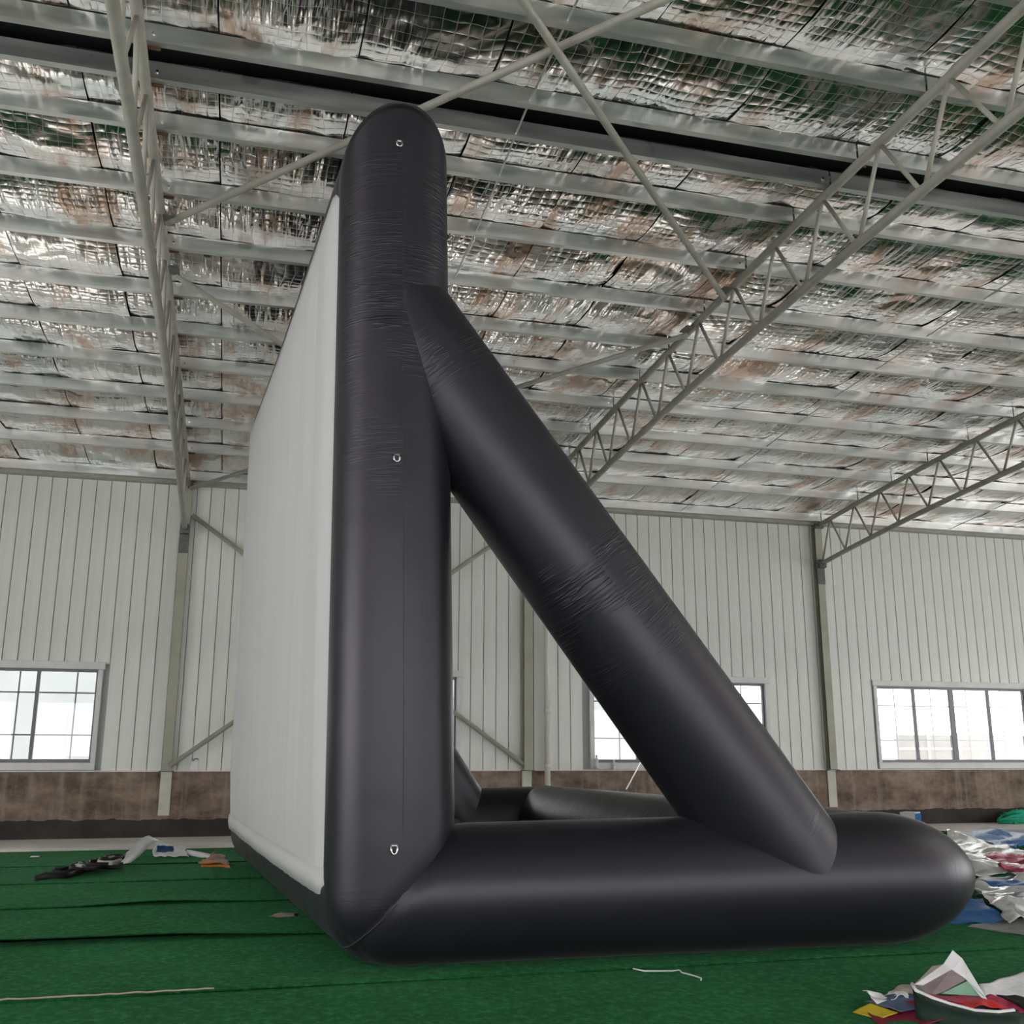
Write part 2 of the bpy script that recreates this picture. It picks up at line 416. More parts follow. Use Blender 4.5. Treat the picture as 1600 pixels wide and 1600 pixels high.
# ------------------------------------------------------------------ ceiling: deck, foil sheets, purlins
TMAX = TW - YF
def zfoil(t, pts):
    for a, b in zip(pts[:-1], pts[1:]):
        if a <= t <= b:
            u = (t-a)/(b-a); sag = .055*4*u*(1-u)*min(1, (b-a))
            za, zb_ = zpur(a)+PUR_H, zpur(b)+PUR_H
            return za*(1-u)+zb_*u - sag + .012
    return zpur(t)+PUR_H
PT = [-.2, .09, 1.37, 2.41, 3.43, 4.45, 5.46, 6.44, 7.48, 8.51, 9.51, 10.16, 10.60, 11.56, 12.60, 13.62]
while PT[-1] + 1.02 < TMAX: PT.append(PT[-1]+1.02)
PT.append(TMAX+.1)
mb = MB(); ts = [-.5 + (TMAX+1.2)*i/40 for i in range(41)]
vs = []
for xx in (XL-.3, XR+.3):
    for dz in (0.30, .38): vs += [(xx, TW-t, zpur(max(t, 0))+dz) for t in ts]
n = len(ts)
fs = []
for i in range(n-1):
    fs += [(i, i+1, 2*n+i+1, 2*n+i), (n+i, 3*n+i, 3*n+i+1, n+i+1)]
mb.add(vs, fs)
ceiling = tag(mb.build('ceiling', M_ridge), 'low pitched hall roof lined with crinkled silver foil', kind='structure')
FW = 1.05
def foil_panel(xa, t0, t1, fine, seed):
    nx = 16 if fine else 3
    tl = []
    for a, b in zip(PT[:-1], PT[1:]):
        if b <= t0+1e-6 or a >= t1-1e-6: continue
        k = (14 if fine else 3)
        tl += [a+(b-a)*i/k for i in range(k)]
    tl.append(min(t1, PT[-1]))
    v = []; f = []
    slack = random.uniform(.6, 1.4)
    for t in tl:
        base = zfoil(t, PT)
        for i in range(nx+1):
            x = xa + (FW-.014)*i/nx; u = i/nx
            z = base
            if fine:
                z += .022*slack*noise.noise((x*1.5, t*1.8, seed*.37)) + .012*noise.noise((x*5, t*2.2, seed)) + .006*noise.noise((x*11, t*9, seed))
            z -= .010*(1 - (2*u-1)**4) * slack
            v.append((x, TW-t, z + (.006 if seed % 2 else 0)))
    for j in range(len(tl)-1):
        for i in range(nx):
            a = j*(nx+1)+i; f.append((a, a+nx+1, a+nx+2, a+1))
    mb = MB(); mb.add(v, f); mb.build('foil_panel', M_foil, ceiling, smooth=True)
x = XL; s = 0
while x < XR:
    vis = -5.2 < x < 17.2
    foil_panel(x, -.2, 10.16, vis, s); foil_panel(x, 10.60, 14.64 if vis else TMAX+.1, vis, s+100)
    if vis: foil_panel(x, 14.64, TMAX+.1, False, s+200)
    x += FW; s += 1
# overlap tapes between foil sheets
# ridge cap (dark gap between the two ridge purlins)
# purlins, one piece per bay
def purlin_mesh():
    L = BAY-.02; h = PUR_H; w = .065; th = .003; lip = .02
    prof = [(0, 0), (w, 0), (w, lip), (w-th, lip), (w-th, th), (th, th), (th, h-th), (w-th, h-th), (w-th, h-lip), (w, h-lip), (w, h), (0, h)]
    mb = MB(); n = len(prof); vs = [(0, y, z) for y, z in prof] + [(L, y, z) for y, z in prof]
    mb.add(vs, [(i, n+i, n+(i+1) % n, (i+1) % n) for i in range(n)] + [(0, 1, 4, 5), ])
    me = mb.mesh('purlin'); me.materials.append(M_galv); return me
PM = purlin_mesh()
cleat_me = bx((0, 0, 0), (.10, .012, .11)).mesh('cleat'); cleat_me.materials.append(M_rust)
bolt_me = MB().rod((0, 0, 0), (0, -.012, 0), .012, 8).mesh('bolt'); bolt_me.materials.append(M_chrome)
for k, t in enumerate(PT[1:]):
    if t > 15: break
    for bay in range(-1, 3):
        xa = X0 + bay*BAY + .01
        o = link('purlin', PM, None, ceiling, (xa, TW-t, zpur(t)))
        if bay > -1:
            c = bpy.data.objects.new('cleat', cleat_me); COL.objects.link(c); c.parent = o; c.location = (.02, .07, -.02)
        for bxo in ((.07, BAY-.09) if t < 12 else ()):
            c = bpy.data.objects.new('bolt', bolt_me); COL.objects.link(c); c.parent = o; c.location = (bxo, 0, .06)
for bay in range(0, 3):
    xm = X0 + bay*BAY + 3.0
    pts = [(xm + .02*math.sin(i), TW-t+.03, zpur(t)+.03) for i, t in enumerate(PT[1:16])]
    MB().path(pts, .009, 6).build('tie_rod', M_galv, ceiling, smooth=True)

# ------------------------------------------------------------------ trusses
def truss(i, lab):
    X = X0 + i*BAY
    root = empty('roof_truss', (X, TW, 4.9)); tag(root, lab, 'roof truss', 'tubular roof trusses')
    tt = [0.0 + .5*k for k in range(int(TMAX/.5)+1)]
    MB().path([(X, TW-t, ztop(t)) for t in tt], .044, 14).build('top_chord', M_truss, root, smooth=True)
    MB().path([(X, TW-t, zbot(t)) for t in tt], .044, 14).build('bottom_chord', M_truss, root, smooth=True)
    k = 0; t = .40
    while t + .45 < TMAX:
        tb0, tb1 = t-.40 if k else .03, t+.46
        for tb in (tb0, tb1):
            MB().rod((X, TW-t, ztop(t)), (X, TW-tb, zbot(tb)), .0195, 10).build('web_member', M_truss, root, smooth=True)
        t += .90 if t > 3 else .83; k += 1
    bx((X-.07, TW-.06, zbot(0)-.09), (X+.07, TW+.12, zbot(0)+.07)).build('end_plate', M_gusset, root)
    bx((X-.09, TW-.02, ztop(0)-.06), (X+.09, TW+.12, ztop(0)+.03)).build('end_plate', M_gusset, root)
    if i < 2:
        s = 1 if i == 0 else -1
        for t in (7.15, 8.15):
            bx((X-.03 if s > 0 else X-.13, TW-t-.10, ztop(t)-.035), (X+.13 if s > 0 else X+.03, TW-t+.10, ztop(t)-.022)).build('gusset_plate', M_gusset, root)
    return root
truss(0, 'pale tubular roof truss at the left, seen nearly end-on')
truss(1, 'pale tubular roof truss crossing the upper right above the slanting strut')
truss(2, 'short-looking pale roof truss at the right edge, resting on the right column')
# roof bracing pipes
def pipe(name, A, B, r, lab, cat, group=None, m=None):
    o = MB().rod(A, B, r, 12).build(name, m or M_truss, smooth=True); return tag(o, lab, cat, group)
zz = lambda t: ztop(t)-.03
pipe('brace_pipe', (X0+.06, TW-8.1, zz(8.1)), (X0+BAY, TW-15.0, zz(15)-.0), .032, 'long roof brace pipe passing behind the top of the black post', 'brace pipe', 'roof brace pipes')
pipe('brace_pipe', (X0+BAY-.06, TW-8.1, zz(8.1)-.07), (X0, TW-14.8, zz(14.8)-.07), .032, 'roof brace pipe crossing over the other one at the top of the photo', 'brace pipe', 'roof brace pipes')
pipe('brace_pipe', (X0+.08, TW-7.05, zz(7.05)), (X0+BAY, TW-.1, zz(.1)), .032, 'roof brace pipe sloping down from the left truss to behind the white screen', 'brace pipe', 'roof brace pipes')
pipe('brace_pipe', (X0+BAY-.08, TW-7.15, zz(7.15)-.07), (X0+.05, TW-.05, zz(0)-.05), .032, 'roof brace pipe running left from the right truss behind the strut', 'brace pipe', 'roof brace pipes')

# ------------------------------------------------------------------ columns, wall bracing, pipe
def column(i, lab):
    X = X0 + i*BAY
    root = empty('steel_column', (X, D-.1, .3)); tag(root, lab, 'column', 'steel wall columns')
    w = .075
    MB().box((X-w, D-.155, 1.02), (X+w, D-.147, 5.75)).build('inner_flange', M_column, root)
    MB().box((X-.006, D-.147, 1.02), (X+.006, D-.012, 5.75)).build('web', M_column, root)
    MB().box((X-w, D-.012, 1.02), (X+w, D-.002, 5.75)).build('outer_flange', M_column, root)
    MB().box((X-.11, D-.175, 1.005), (X+.11, D-.0, 1.02)).build('base_plate', M_gusset, root)
    MB().box((X-.085, D-.05, .33), (X+.085, D-.021, 1.005)).build('plinth_strip', M_col2, root)
    MB().box((X-w-.005, D-.163, 4.55), (X+w+.005, D-.155, 5.0)).build('primer_plate', M_gusset, root)
    return root
M_col2 = m_paint('pale_green_grey_paint', (.50, .52, .45), (.58, .59, .52), .6, 6)
column(0, 'olive grey steel column left of the white screen')
column(1, 'olive grey steel column seen in the gap behind the strut, beside a round pipe')
column(2, 'olive grey steel column under the short right-hand truss')
pipe('wall_brace', (X0+.1, D-.10, 5.22), (X0+BAY-.08, D-.10, 1.12), .038, 'wall brace pipe falling to the right from the top of the left column', 'brace pipe', 'crossed wall brace pipes', M_column)
pipe('wall_brace', (X0+.05, D-.19, 1.10), (X0+BAY-.1, D-.19, 5.40), .038, 'wall brace pipe rising to the right from the foot of the left column', 'brace pipe', 'crossed wall brace pipes', M_column)
root = empty('drain_pipe', (5.40, D-.2, 0)); tag(root, 'cream round drain pipe standing beside the middle column', 'pipe')
rod((5.40, D-.14, .02), (5.40, D-.14, 5.7), .052, 16).build('tube', M_pvc, root, smooth=True)
for z in (1.05, 2.0, 4.4): MB().rod((5.40, D-.14, z), (5.40, D-.14, z+.08), .060, 16).build('coupling', M_pvc, root, smooth=True)

# ------------------------------------------------------------------ the inflatable screen
def tube(name, A, B, ra, rb, endA, endB, parent, wr=None, owners=None, nr=72, L_res=.06, sag=0, seed=0, stretch=1.0):
    """endX: ('cap',) hemisphere, ('cut', n) mitre plane through the end point, ('flat',).  owners: {end: (other axis directions)}"""
    A, B = Vector(A), Vector(B); ax = (B-A); L = ax.length; d = ax/L
    e1 = Vector((0, 0, 1)) if abs(d.z) < .7 else Vector((0, -1, 0))
    e1 = (e1 - d*e1.dot(d)).normalized(); e2 = d.cross(e1)
    ns = max(8, int(L/L_res)); V = []; UV = []; WR = []
    rows = []
    def cutS(P, dd, C, n, off): # distance along dd from P for point P+off to hit the plane
        return ((C - P - off).dot(n))/dd.dot(n)
    if endA[0] == 'cap':
        for k in range(12, 0, -1): rows.append(('a', math.pi/2*k/12))
    for k in range(ns+1): rows.append(('m', k/ns))
    if endB[0] == 'cap':
        for k in range(1, 13): rows.append(('b', math.pi/2*k/12))
    for kind, p in rows:
        for i in range(nr):
            th = 2*math.pi*i/nr; o_ = e1*math.cos(th) + e2*math.sin(th)
            if kind == 'm':
                r = ra + (rb-ra)*p
                s0 = cutS(A, d, A, endA[1], o_*ra) if endA[0] == 'cut' else 0
                s1 = L + cutS(B, d, B, endB[1], o_*rb) if endB[0] == 'cut' else L
                s = s0 + (s1-s0)*p
                P = A + d*s + o_*r
                if sag: P.z -= sag*math.sin(math.pi*max(0, min(1, s/L)))
                v_ = s
            elif kind == 'a':
                dirv = -d*math.sin(p) + o_*math.cos(p); P = A + dirv*ra; v_ = -ra*p
            else:
                dirv = d*math.sin(p)*stretch + o_*math.cos(p)**(1.0 if stretch == 1 else 1.22); P = B + dirv*rb; v_ = L + rb*p*stretch
            # hand over the corner ball to the neighbouring tube beyond the mitre
            if owners:
                for end, C, rr, own in (('A', A, ra, d), ('B', B, rb, -d)):
                    if end in owners:
                        q = P - C
                        if q.length < rr*1.9:
                            m_ = min(q.dot(own) - q.dot(Vector(o2)) for o2 in owners[end])
                            near = max(0, 1 - abs(m_)/.10)
                            if m_ < 0:
                                P = C + q*(1-.035*min(1, -m_/.05))
                            P = P - (P-C).normalized()*.014*near*near
            if P.z < .012 and abs(d.z) < .9: P.z = .012
            if P.z < .012: P.z = .012
            V.append(P); UV.append((i/nr*2*math.pi*ra, v_)); WR.append(wr(v_, th, P) if wr else .12)
    F = []; nrow = len(rows)
    for j in range(nrow-1):
        for i in range(nr):
            F.append((j*nr+i, j*nr+(i+1) % nr, (j+1)*nr+(i+1) % nr, (j+1)*nr+i))
    if endA[0] != 'flat0': F.append(tuple(reversed(range(nr))))
    F.append(tuple(range((nrow-1)*nr, nrow*nr)))
    me = bpy.data.meshes.new(name); me.from_pydata([tuple(v) for v in V], [], F); me.update()
    ul = me.uv_layers.new(name='UVMap')
    for p in me.polygons:
        for li in p.loop_indices:
            vi = me.loops[li].vertex_index; u, v_ = UV[vi]
            ul.data[li].uv = (u, v_)
        # keep the wrap seam continuous
        us = [ul.data[li].uv[0] for li in p.loop_indices]
        if len(us) == 4 and max(us)-min(us) > math.pi*ra:
            for li in p.loop_indices:
                if ul.data[li].uv[0] < math.pi*ra: ul.data[li].uv[0] += 2*math.pi*ra
    at = me.attributes.new('wrinkle', 'FLOAT', 'POINT')
    for i, w in enumerate(WR): at.data[i].value = w
    o = link(name, me, M_nylon, parent, smooth=True)
    return o
INF = empty('inflatable_screen', (2.6, 9.5, 0))
tag(INF, 'huge black inflatable projection screen with white front standing on green carpet', 'inflatable screen')
RB = .446
NB = Vector((1.045, 6.90, .425)); NT_ = Vector((.918, 6.84, 5.435))
FB = Vector((.490, 13.20, .425)); FT = Vector((.445, 13.20, 5.435))
NR_ = Vector((4.50, 6.78, .45)); FR_ = Vector((3.90, 13.10, .45))
UP = (NT_-NB).normalized(); UPf = (FT-FB).normalized()
aN = (NR_-NB).normalized(); aF = (FR_-FB).normalized(); bB = (FB-NB).normalized(); bT = (FT-NT_).normalized(); bR = (FR_-NR_).normalized()
def g(x, c, w): return math.exp(-((x-c)/w)**2)
def wr_post(v, th, P):
    z = P.z
    w = .95*g(z, 5.0, .45) + .8*g(z, 4.35, .25) + .75*g(z, 4.0, .3) + .35*g(z, 3.4, .4) + .25*g(z, .2, .25)
    return .015 + w
def wr_strut(v, th, P):
    return .015 + .9*g(v, 2.35, .22) + .55*g(v, .55, .25) + .35*g(v, 2.9, .5) + .3*g(v, 4.6, .2)
def wr_base(v, th, P): return .02 + .5*g(v, .15, .3) + .12*g(P.x, 4.9, .3)
def wr_low(v, th, P): return .75
nP = (UP + bT).normalized(); nPf = (UPf - bT).normalized()
tube('frame_post', NB, NT_, .420, .394, ('cap',), ('cut', nP), INF, wr_post, {'A': (aN, bB)})
tube('frame_post', FB, FT, .420, .400, ('cap',), ('cut', nPf), INF, wr_post, {'A': (aF, -bB)})
tube('top_tube', NT_, FT, .394, .400, ('cut', nP), ('cut', nPf), INF, lambda v, t, P: .5, sag=.07, nr=56, L_res=.15)
tube('front_bottom_tube', NB, FB, .420, .420, ('cap',), ('cap',), INF, wr_low, {'A': (aN, UP), 'B': (aF, UPf)}, nr=64)
tube('base_tube', NB, NR_, .425, RB, ('cap',), ('cap',), INF, wr_base, {'A': (UP, bB)}, stretch=1.74)
tube('base_tube', FB, FR_, .420, .44, ('cap',), ('cap',), INF, wr_base, {'A': (UPf, -bB), 'B': (-bR,)})
tube('rear_tube', NR_ + Vector((.02, .05, 0)), FR_, RB-.004, .455, ('cap',), ('cap',), INF, wr_low, {'B': (-aF,)})
def strut(C0, C1):
    d = (C1-C0).normalized()
    tube('strut', C0, C1, .372, .428, ('flat',), ('cap',), INF, wr_strut)
def on(A, B, f): return A + (B-A)*f
pN = on(NB, NT_, (4.36-.425)/(5.435-.425)); qN = on(NB, NR_, (3.905-1.045)/(4.50-1.045))
pF = on(FB, FT, (4.0-.425)/(5.435-.425)); qF = on(FB, FR_, (2.88-.49)/(3.9-.49))
# struts: swell from the post to full width
def strut2(P, Q):
    d = (Q-P).normalized(); M = P + d*.55
    tube('strut', P, Q, .403, .434, ('cut', Vector((1, 0, 0))), ('cap',), INF, wr_strut)
strut2(pN + Vector((.02, 0, 0)), qN); strut2(pF + Vector((.02, 0, 0)), qF)
# seam lines
def arc_seam(C, a, b, r, n=40, full=False):
    """planar seam in the mitre plane between directions a and b around corner C"""
    a, b = a.normalized(), b.normalized(); u = (a+b).normalized(); w = a.cross(b).normalized(); pts = []
    for k in range(n+1):
        th = math.pi*(-.5) + math.pi*k/n
        pts.append(C - u*math.cos(th)*(r+.002) + w*math.sin(th)*(r+.002))
    return pts
MB().path([p for p in arc_seam(NB, aN, UP, .418) if p.y < NB.y + .05 and p.z > .02], .0045, 6).build('seam', M_seam, INF)
side = [NB + Vector((0, -.4175, 0)) + (NT_-NB)*f + Vector((.02, 0, 0)) for f in [.08+.9*k/40 for k in range(38)]]
for i, p in enumerate(side):
    f = (p.z-.425)/5.01; p.y = NB.y + (NT_.y-NB.y)*f - (.420-.026*f) - .0015
MB().path(side, .0016, 6).build('seam', M_seam, INF)

# white screen
def screen():
    n, mz = 60, 56; v = []; f = []
    for j in range(mz+1):
        w = j/mz
        for i in range(n+1):
            u = i/n
            zt = 5.37 - .07*math.sin(math.pi*u); zb_ = .47 - .02*math.sin(math.pi*u)
            z = zb_ + (zt-zb_)*w
            fz = (z-.425)/5.01
            xn = NB.x + (NT_.x-NB.x)*fz - (.420-.026*fz) - .012; xf = FB.x + (FT.x-FB.x)*fz - .42 - .012
            x = xn + (xf-xn)*u
            # cloth wraps a little round both posts, hangs in soft vertical folds
            edge = min(u, 1-u)*6.4
            x += .07*math.exp(-(edge/.10)**2) if u < .5 else 0
            x += -(.05*abs(noise.noise((u*5.5, w*.5, 3))) + .045*abs(noise.noise((u*13, w*.9, 8)))*(1-.6*w))*min(1, 8*w, 12*(1-w), 40*u, 40*(1-u))
            x += .01*math.sin(math.pi*u)*math.sin(math.pi*w)
            y = NB.y - .02 + (FB.y-NB.y+.06)*u
            v.append((x, y - (.0), z))
    for j in range(mz):
        for i in range(n):
            a = j*(n+1)+i; f.append((a, a+n+1, a+n+2, a+1))
    mb = MB(); mb.add(v, f); o = mb.build('screen_fabric', M_screen, INF, smooth=True, solid=.004)
    # gathered hem along the bottom
    hv = []; nn = 160
    for i in range(nn+1):
        u = i/nn; fz = 0
        xn = NB.x - .42 - .014; xf = FB.x - .42 - .014
        x = xn + (xf-xn)*u; y = NB.y - .02 + (FB.y-NB.y+.06)*u
        z = .47 - .02*math.sin(math.pi*u)
        ww = .012*noise.noise((u*60, 0, 1)) + .012*math.sin(u*31)
        x += .07*math.exp(-(u*6.4/.10)**2)
        hv += [(x - .010, y, z+.12), (x - .016 + .3*ww, y, z+.04), (x - .002 + .3*ww, y, z-.045 - .012*abs(noise.noise((u*22, 4, 0))))]
    mb = MB(); fs = []
    for i in range(nn):
        a = 3*i; fs += [(a, a+1, a+4, a+3), (a+1, a+2, a+5, a+4)]
    mb.add(hv, fs); mb.build('hem', M_screen, o, smooth=True, solid=.003)
screen()
# anchor rings on the near post
def d_ring(x, z):
    f = (z-.425)/5.01; cx = NB.x + (NT_.x-NB.x)*f; cy = NB.y + (NT_.y-NB.y)*f; r = .420-.026*f
    y = cy - math.sqrt(max(0, r*r-(x-cx)**2))
    root = MB().box((x-.024, y-.010, z+.014), (x+.024, y+.004, z+.027)).build('anchor_ring', M_chrome, INF, bevel=.003)
    pts = []
    for k in range(15):
        a = math.pi + math.pi*k/14; pts.append((x+.019*math.cos(a), y-.016, z-.004+.024*math.sin(a)))
    pts = [(x-.019, y-.012, z+.024)] + pts + [(x+.019, y-.012, z+.024)]
    MB().path(pts, .006, 8).build('ring', M_chrome, root, smooth=True)
    MB().box((x-.016, y-.007, z-.016), (x+.016, y+.003, z+.014)).build('ring_patch', M_seam, root)
d_ring(1.00, .735); d_ring(.945, 3.19); d_ring(.897, 5.53 if False else 5.49)

# ------------------------------------------------------------------ neighbouring building outside the windows
NBD = empty('neighbor_building', (6, 33, 0)); tag(NBD, 'pale neighbouring factory building seen through the windows', 'building')
M_nb = m_paint('neighbour_render', (.17, .185, .19), (.20, .21, .215), .8, .6)
M_nbw = mat('neighbour_window', (.22, .27, .30), .15); M_nbd = m_paint('grey_plinth', (.45, .44, .42), (.55, .53, .5), .8, 3)
bx((-25, 33, 0), (16, 45, 5.2)).build('facade', M_nb, NBD)
for k in range(9):
    xx = -23 + k*4.6
    wq = bx((xx, 32.9, 1.2), (xx+2.4, 33.05, 2.6)).build('window', M_nbw, NBD)
    for q in (.8, 1.6): bx((xx+q-.03, 32.86, 1.2), (xx+q+.03, 32.9, 2.6)).build('mullion', M_trim, wq)
bx((-25, 32.93, 0), (16, 33.0, .7)).build('plinth', M_nbd, NBD)
M_fence = m_paint('weathered_board', (.07, .06, .055), (.12, .105, .095), .8, 5)
gs = empty('yard_fence', (20, 24, 0)); tag(gs, 'low weathered board fence outside the right-hand window', 'fence')
for k in range(12):
    bx((16.9+k*.95, 24.0, 0), (17.83+k*.95, 24.03, 1.80)).build('board', M_fence, gs)
    bx((16.83+k*.95, 23.95, 0), (16.91+k*.95, 24.05, 1.86)).build('post', M_frame, gs)
MB().box((16.8, 23.97, 1.42), (28.3, 24.0, 1.47)).build('rail', M_white, gs)
gr = tag(bx((-60, D+.26, -.2), (90, 90, -.1)).build('yard_ground', M_conc), 'pale concrete yard outside the windows', kind='structure')

# ------------------------------------------------------------------ loose things
def sheet(name, c00, c10, c11, c01, m, lab=None, cat=None, group=None, n=28, amp=.05, freq=3.0, seed=0, thick=.003, parent=None, minz=.012, ridge=False, edge=1.0, curl=0):
    c = [Vector(q) for q in (c00, c10, c11, c01)]
    v = []; f = []
    for j in range(n+1):
        for i in range(n+1):
            u, w = i/n, j/n
            P = c[0]*(1-u)*(1-w) + c[1]*u*(1-w) + c[2]*u*w + c[3]*(1-u)*w
            d1 = noise.noise((P.x*freq*.8+seed*3.7, P.y*freq*.8, seed)); d2 = noise.noise((P.x*freq*2.4, P.y*freq*2.4+seed, 4))
            h = (abs(d1)*1.4 + .35*abs(d2)) if ridge else (d1+.4*d2)
            b = 1 if edge else min(1, 6*min(u, 1-u, w, 1-w))
            P.z += amp*h*b + curl*(2*u-1)**2
            P.x += amp*.8*noise.noise((P.x*freq*1.7, P.y*freq*1.7, seed+9)); P.y += amp*.8*noise.noise((P.x*freq*1.7, P.y*freq*1.7, seed+19))
            P.z = max(minz, P.z)
            v.append(P)
    for j in range(n):
        for i in range(n):
            a = j*(n+1)+i; f.append((a, a+1, a+n+2, a+n+1))
    mb = MB(); mb.add(v, f); o = mb.build(name, m, parent, smooth=True, solid=thick)
    if lab: tag(o, lab, cat, group)
    return o
def cloth(name, col, rough=.7, spec=.3, trans=0):
    m = mat(name, col, rough); q = NT(m); n = q.noise(q.coord('Object'), 9, 4)
    q.base(q.ramp(n, [(.3, tuple(c*.85 for c in col)), (.7, tuple(min(1, c*1.1) for c in col))]))
    q.normal(q.bump(q.noise(q.coord('Object'), 16, 4, .6, .5), .5, .02)); q.b.inputs['Specular IOR Level'].default_value = spec
    if trans: q.b.inputs['Transmission Weight'].default_value = trans; q.b.inputs['IOR'].default_value = 1.05
    return m
C_clear = cloth('milky_plastic_film', (.60, .59, .56), .22, .6)
C_clear2 = cloth('frosted_plastic_film', (.66, .66, .66), .18, .7)
C_blue = cloth('blue_tarpaulin', (.010, .13, .40), .4, .3); C_navy = cloth('navy_tarpaulin', (.012, .05, .16), .35, .5)
C_pink = cloth('crimson_plastic', (.55, .03, .12), .35, .5); C_grey = cloth('grey_tarpaulin', (.30, .30, .29), .5)
C_white = cloth('white_cloth', (.78, .78, .80), .6); C_beige = cloth('beige_cloth', (.50, .44, .38), .7)
C_yellow = cloth('yellow_cloth', (.62, .46, .03), .6); C_maroon = cloth('maroon_cloth', (.26, .02, .05), .6)
C_slate = cloth('slate_blue_cloth', (.10, .13, .22), .7); C_bag = cloth('dark_green_cloth', (.012, .03, .022), .7)
C_green = cloth('mint_cloth', (.28, .50, .36), .6); C_red = cloth('bright_red_cloth', (.72, .03, .03), .5); C_rose = cloth('rose_cloth', (.50, .06, .12), .55)
C_mauve = cloth('mauve_grey_cloth', (.30, .24, .25), .7); C_orange = cloth('orange_cloth', (.60, .20, .02), .6); C_brown = cloth('brown_cloth', (.32, .22, .16), .7)
C_black = cloth('black_webbing', (.012, .012, .012), .6); C_web = cloth('grey_webbing', (.42, .38, .35), .7)
C_net = cloth('green_netting', (.02, .42, .26), .5)

# heap of plastic sheets behind the foot of the inflatable, far to near
G1 = 'plastic sheets heaped on the carpet'
sheet('tarpaulin', (10.1, 12.0, .04), (11.9, 13.6, .05), (12.4, 14.9, .05), (11.3, 15.2, .03), C_blue, 'blue tarpaulin lying farthest back, near the white floor strip', 'tarpaulin', G1, amp=.10, seed=1, freq=2, ridge=True)
sheet('plastic_sheet', (7.75, 9.9, .04), (9.7, 11.1, .07), (10.7, 13.2, .05), (10.5, 14.0, .05), C_clear, 'milky plastic sheet spread behind the tip of the black foot', 'plastic sheet', G1, n=44, amp=.15, seed=2, freq=1.7, ridge=True)
sheet('plastic_sheet', (7.85, 9.45, .10), (8.7, 9.85, .10), (9.2, 10.8, .10), (8.6, 10.7, .15), C_pink, 'small crimson plastic sheet on top of the heap', 'plastic sheet', G1, amp=.12, seed=4, freq=3, ridge=True)
sheet('plastic_bag', (7.55, 9.65, .03), (8.35, 9.7, .05), (8.45, 10.5, .10), (8.0, 10.4, .17), C_clear2, 'white frosted plastic bag standing up in a peak', 'plastic bag', G1, amp=.14, seed=5, freq=2.2, ridge=True)
sheet('tarpaulin', (7.0, 8.75, .05), (7.7, 8.75, .06), (8.05, 9.55, .07), (7.35, 9.5, .05), C_navy, 'folded navy tarpaulin strip across the middle of the heap', 'tarpaulin', G1, amp=.06, seed=6, freq=2.5)
sheet('plastic_sheet', (5.85, 7.2, .03), (6.5, 7.2, .03), (7.6, 8.9, .06), (6.9, 8.9, .06), C_clear2, 'shiny frosted plastic sheet at the front of the heap', 'plastic sheet', G1, n=44, amp=.15, seed=7, freq=2.4, ridge=True)
sheet('tarpaulin', (5.40, 7.40, .02), (5.95, 7.22, .03), (6.15, 7.75, .13), (5.85, 7.75, .16), C_blue, 'blue tarpaulin corner beside the tip of the black foot', 'tarpaulin', G1, amp=.06, seed=8, freq=2.2)
sheet('tarpaulin', (6.55, 8.0, .17), (6.85, 7.95, .17), (6.9, 8.3, .19), (6.6, 8.35, .19), C_blue, 'small blue scrap lying on the frosted sheet', 'tarpaulin', G1, n=16, amp=.06, seed=18, freq=3)
sheet('tarpaulin', (5.55, 7.25, .015), (5.75, 6.55, .015), (7.3, 6.7, .02), (6.6, 7.5, .03), C_grey, 'flat grey tarpaulin edge under the blue corner', 'tarpaulin', G1, amp=.02, seed=9, freq=2)
sheet('tarpaulin', (12.3, 14.5, .03), (13.3, 14.3, .03), (14.2, 16.0, .03), (12.9, 15.7, .03), C_grey, 'dark grey tarpaulin by the white floor strip at the right edge', 'tarpaulin', G1, amp=.05, seed=10, freq=2)
# green net by the wall
nt = empty('green_net', (15.2, 17.5, 0)); tag(nt, 'heap of bright green netting against the low wall at the right edge', 'net')
for k in range(16):
    pts = []; a0 = random.uniform(0, 6.28)
    for q in range(14):
        a = a0 + q*.42; rr = .30 + .42*noise.noise((k*1.7, q*.3, 1))
        pts.append((15.35 + rr*1.9*math.cos(a), 17.45 + .22*math.sin(a) + .05*noise.noise((k, q*.5, 3)), max(.02, .13 + .16*noise.noise((k*2.3, q*.45, 2)) + .008*k - .11*abs(math.cos(a)))))
    MB().path(pts, .022, 6).build('net_strand', C_net, nt, smooth=True)
# carton
ct = bx((0, 0, 0), (.34, .26, .30)).build('carton', m_paint('white_card', (.66, .66, .66), (.74, .74, .74), .7, 4), bevel=.006)
ct.location = (11.75, 16.35, .0); ct.rotation_euler = (0, 0, R(38)); tag(ct, 'white and blue carton by the wall behind the black foot', 'carton')
b_ = bx((-.002, -.004, .02), (.342, -.001, .28)).build('blue_label', C_blue, ct); b_.matrix_parent_inverse = Matrix()
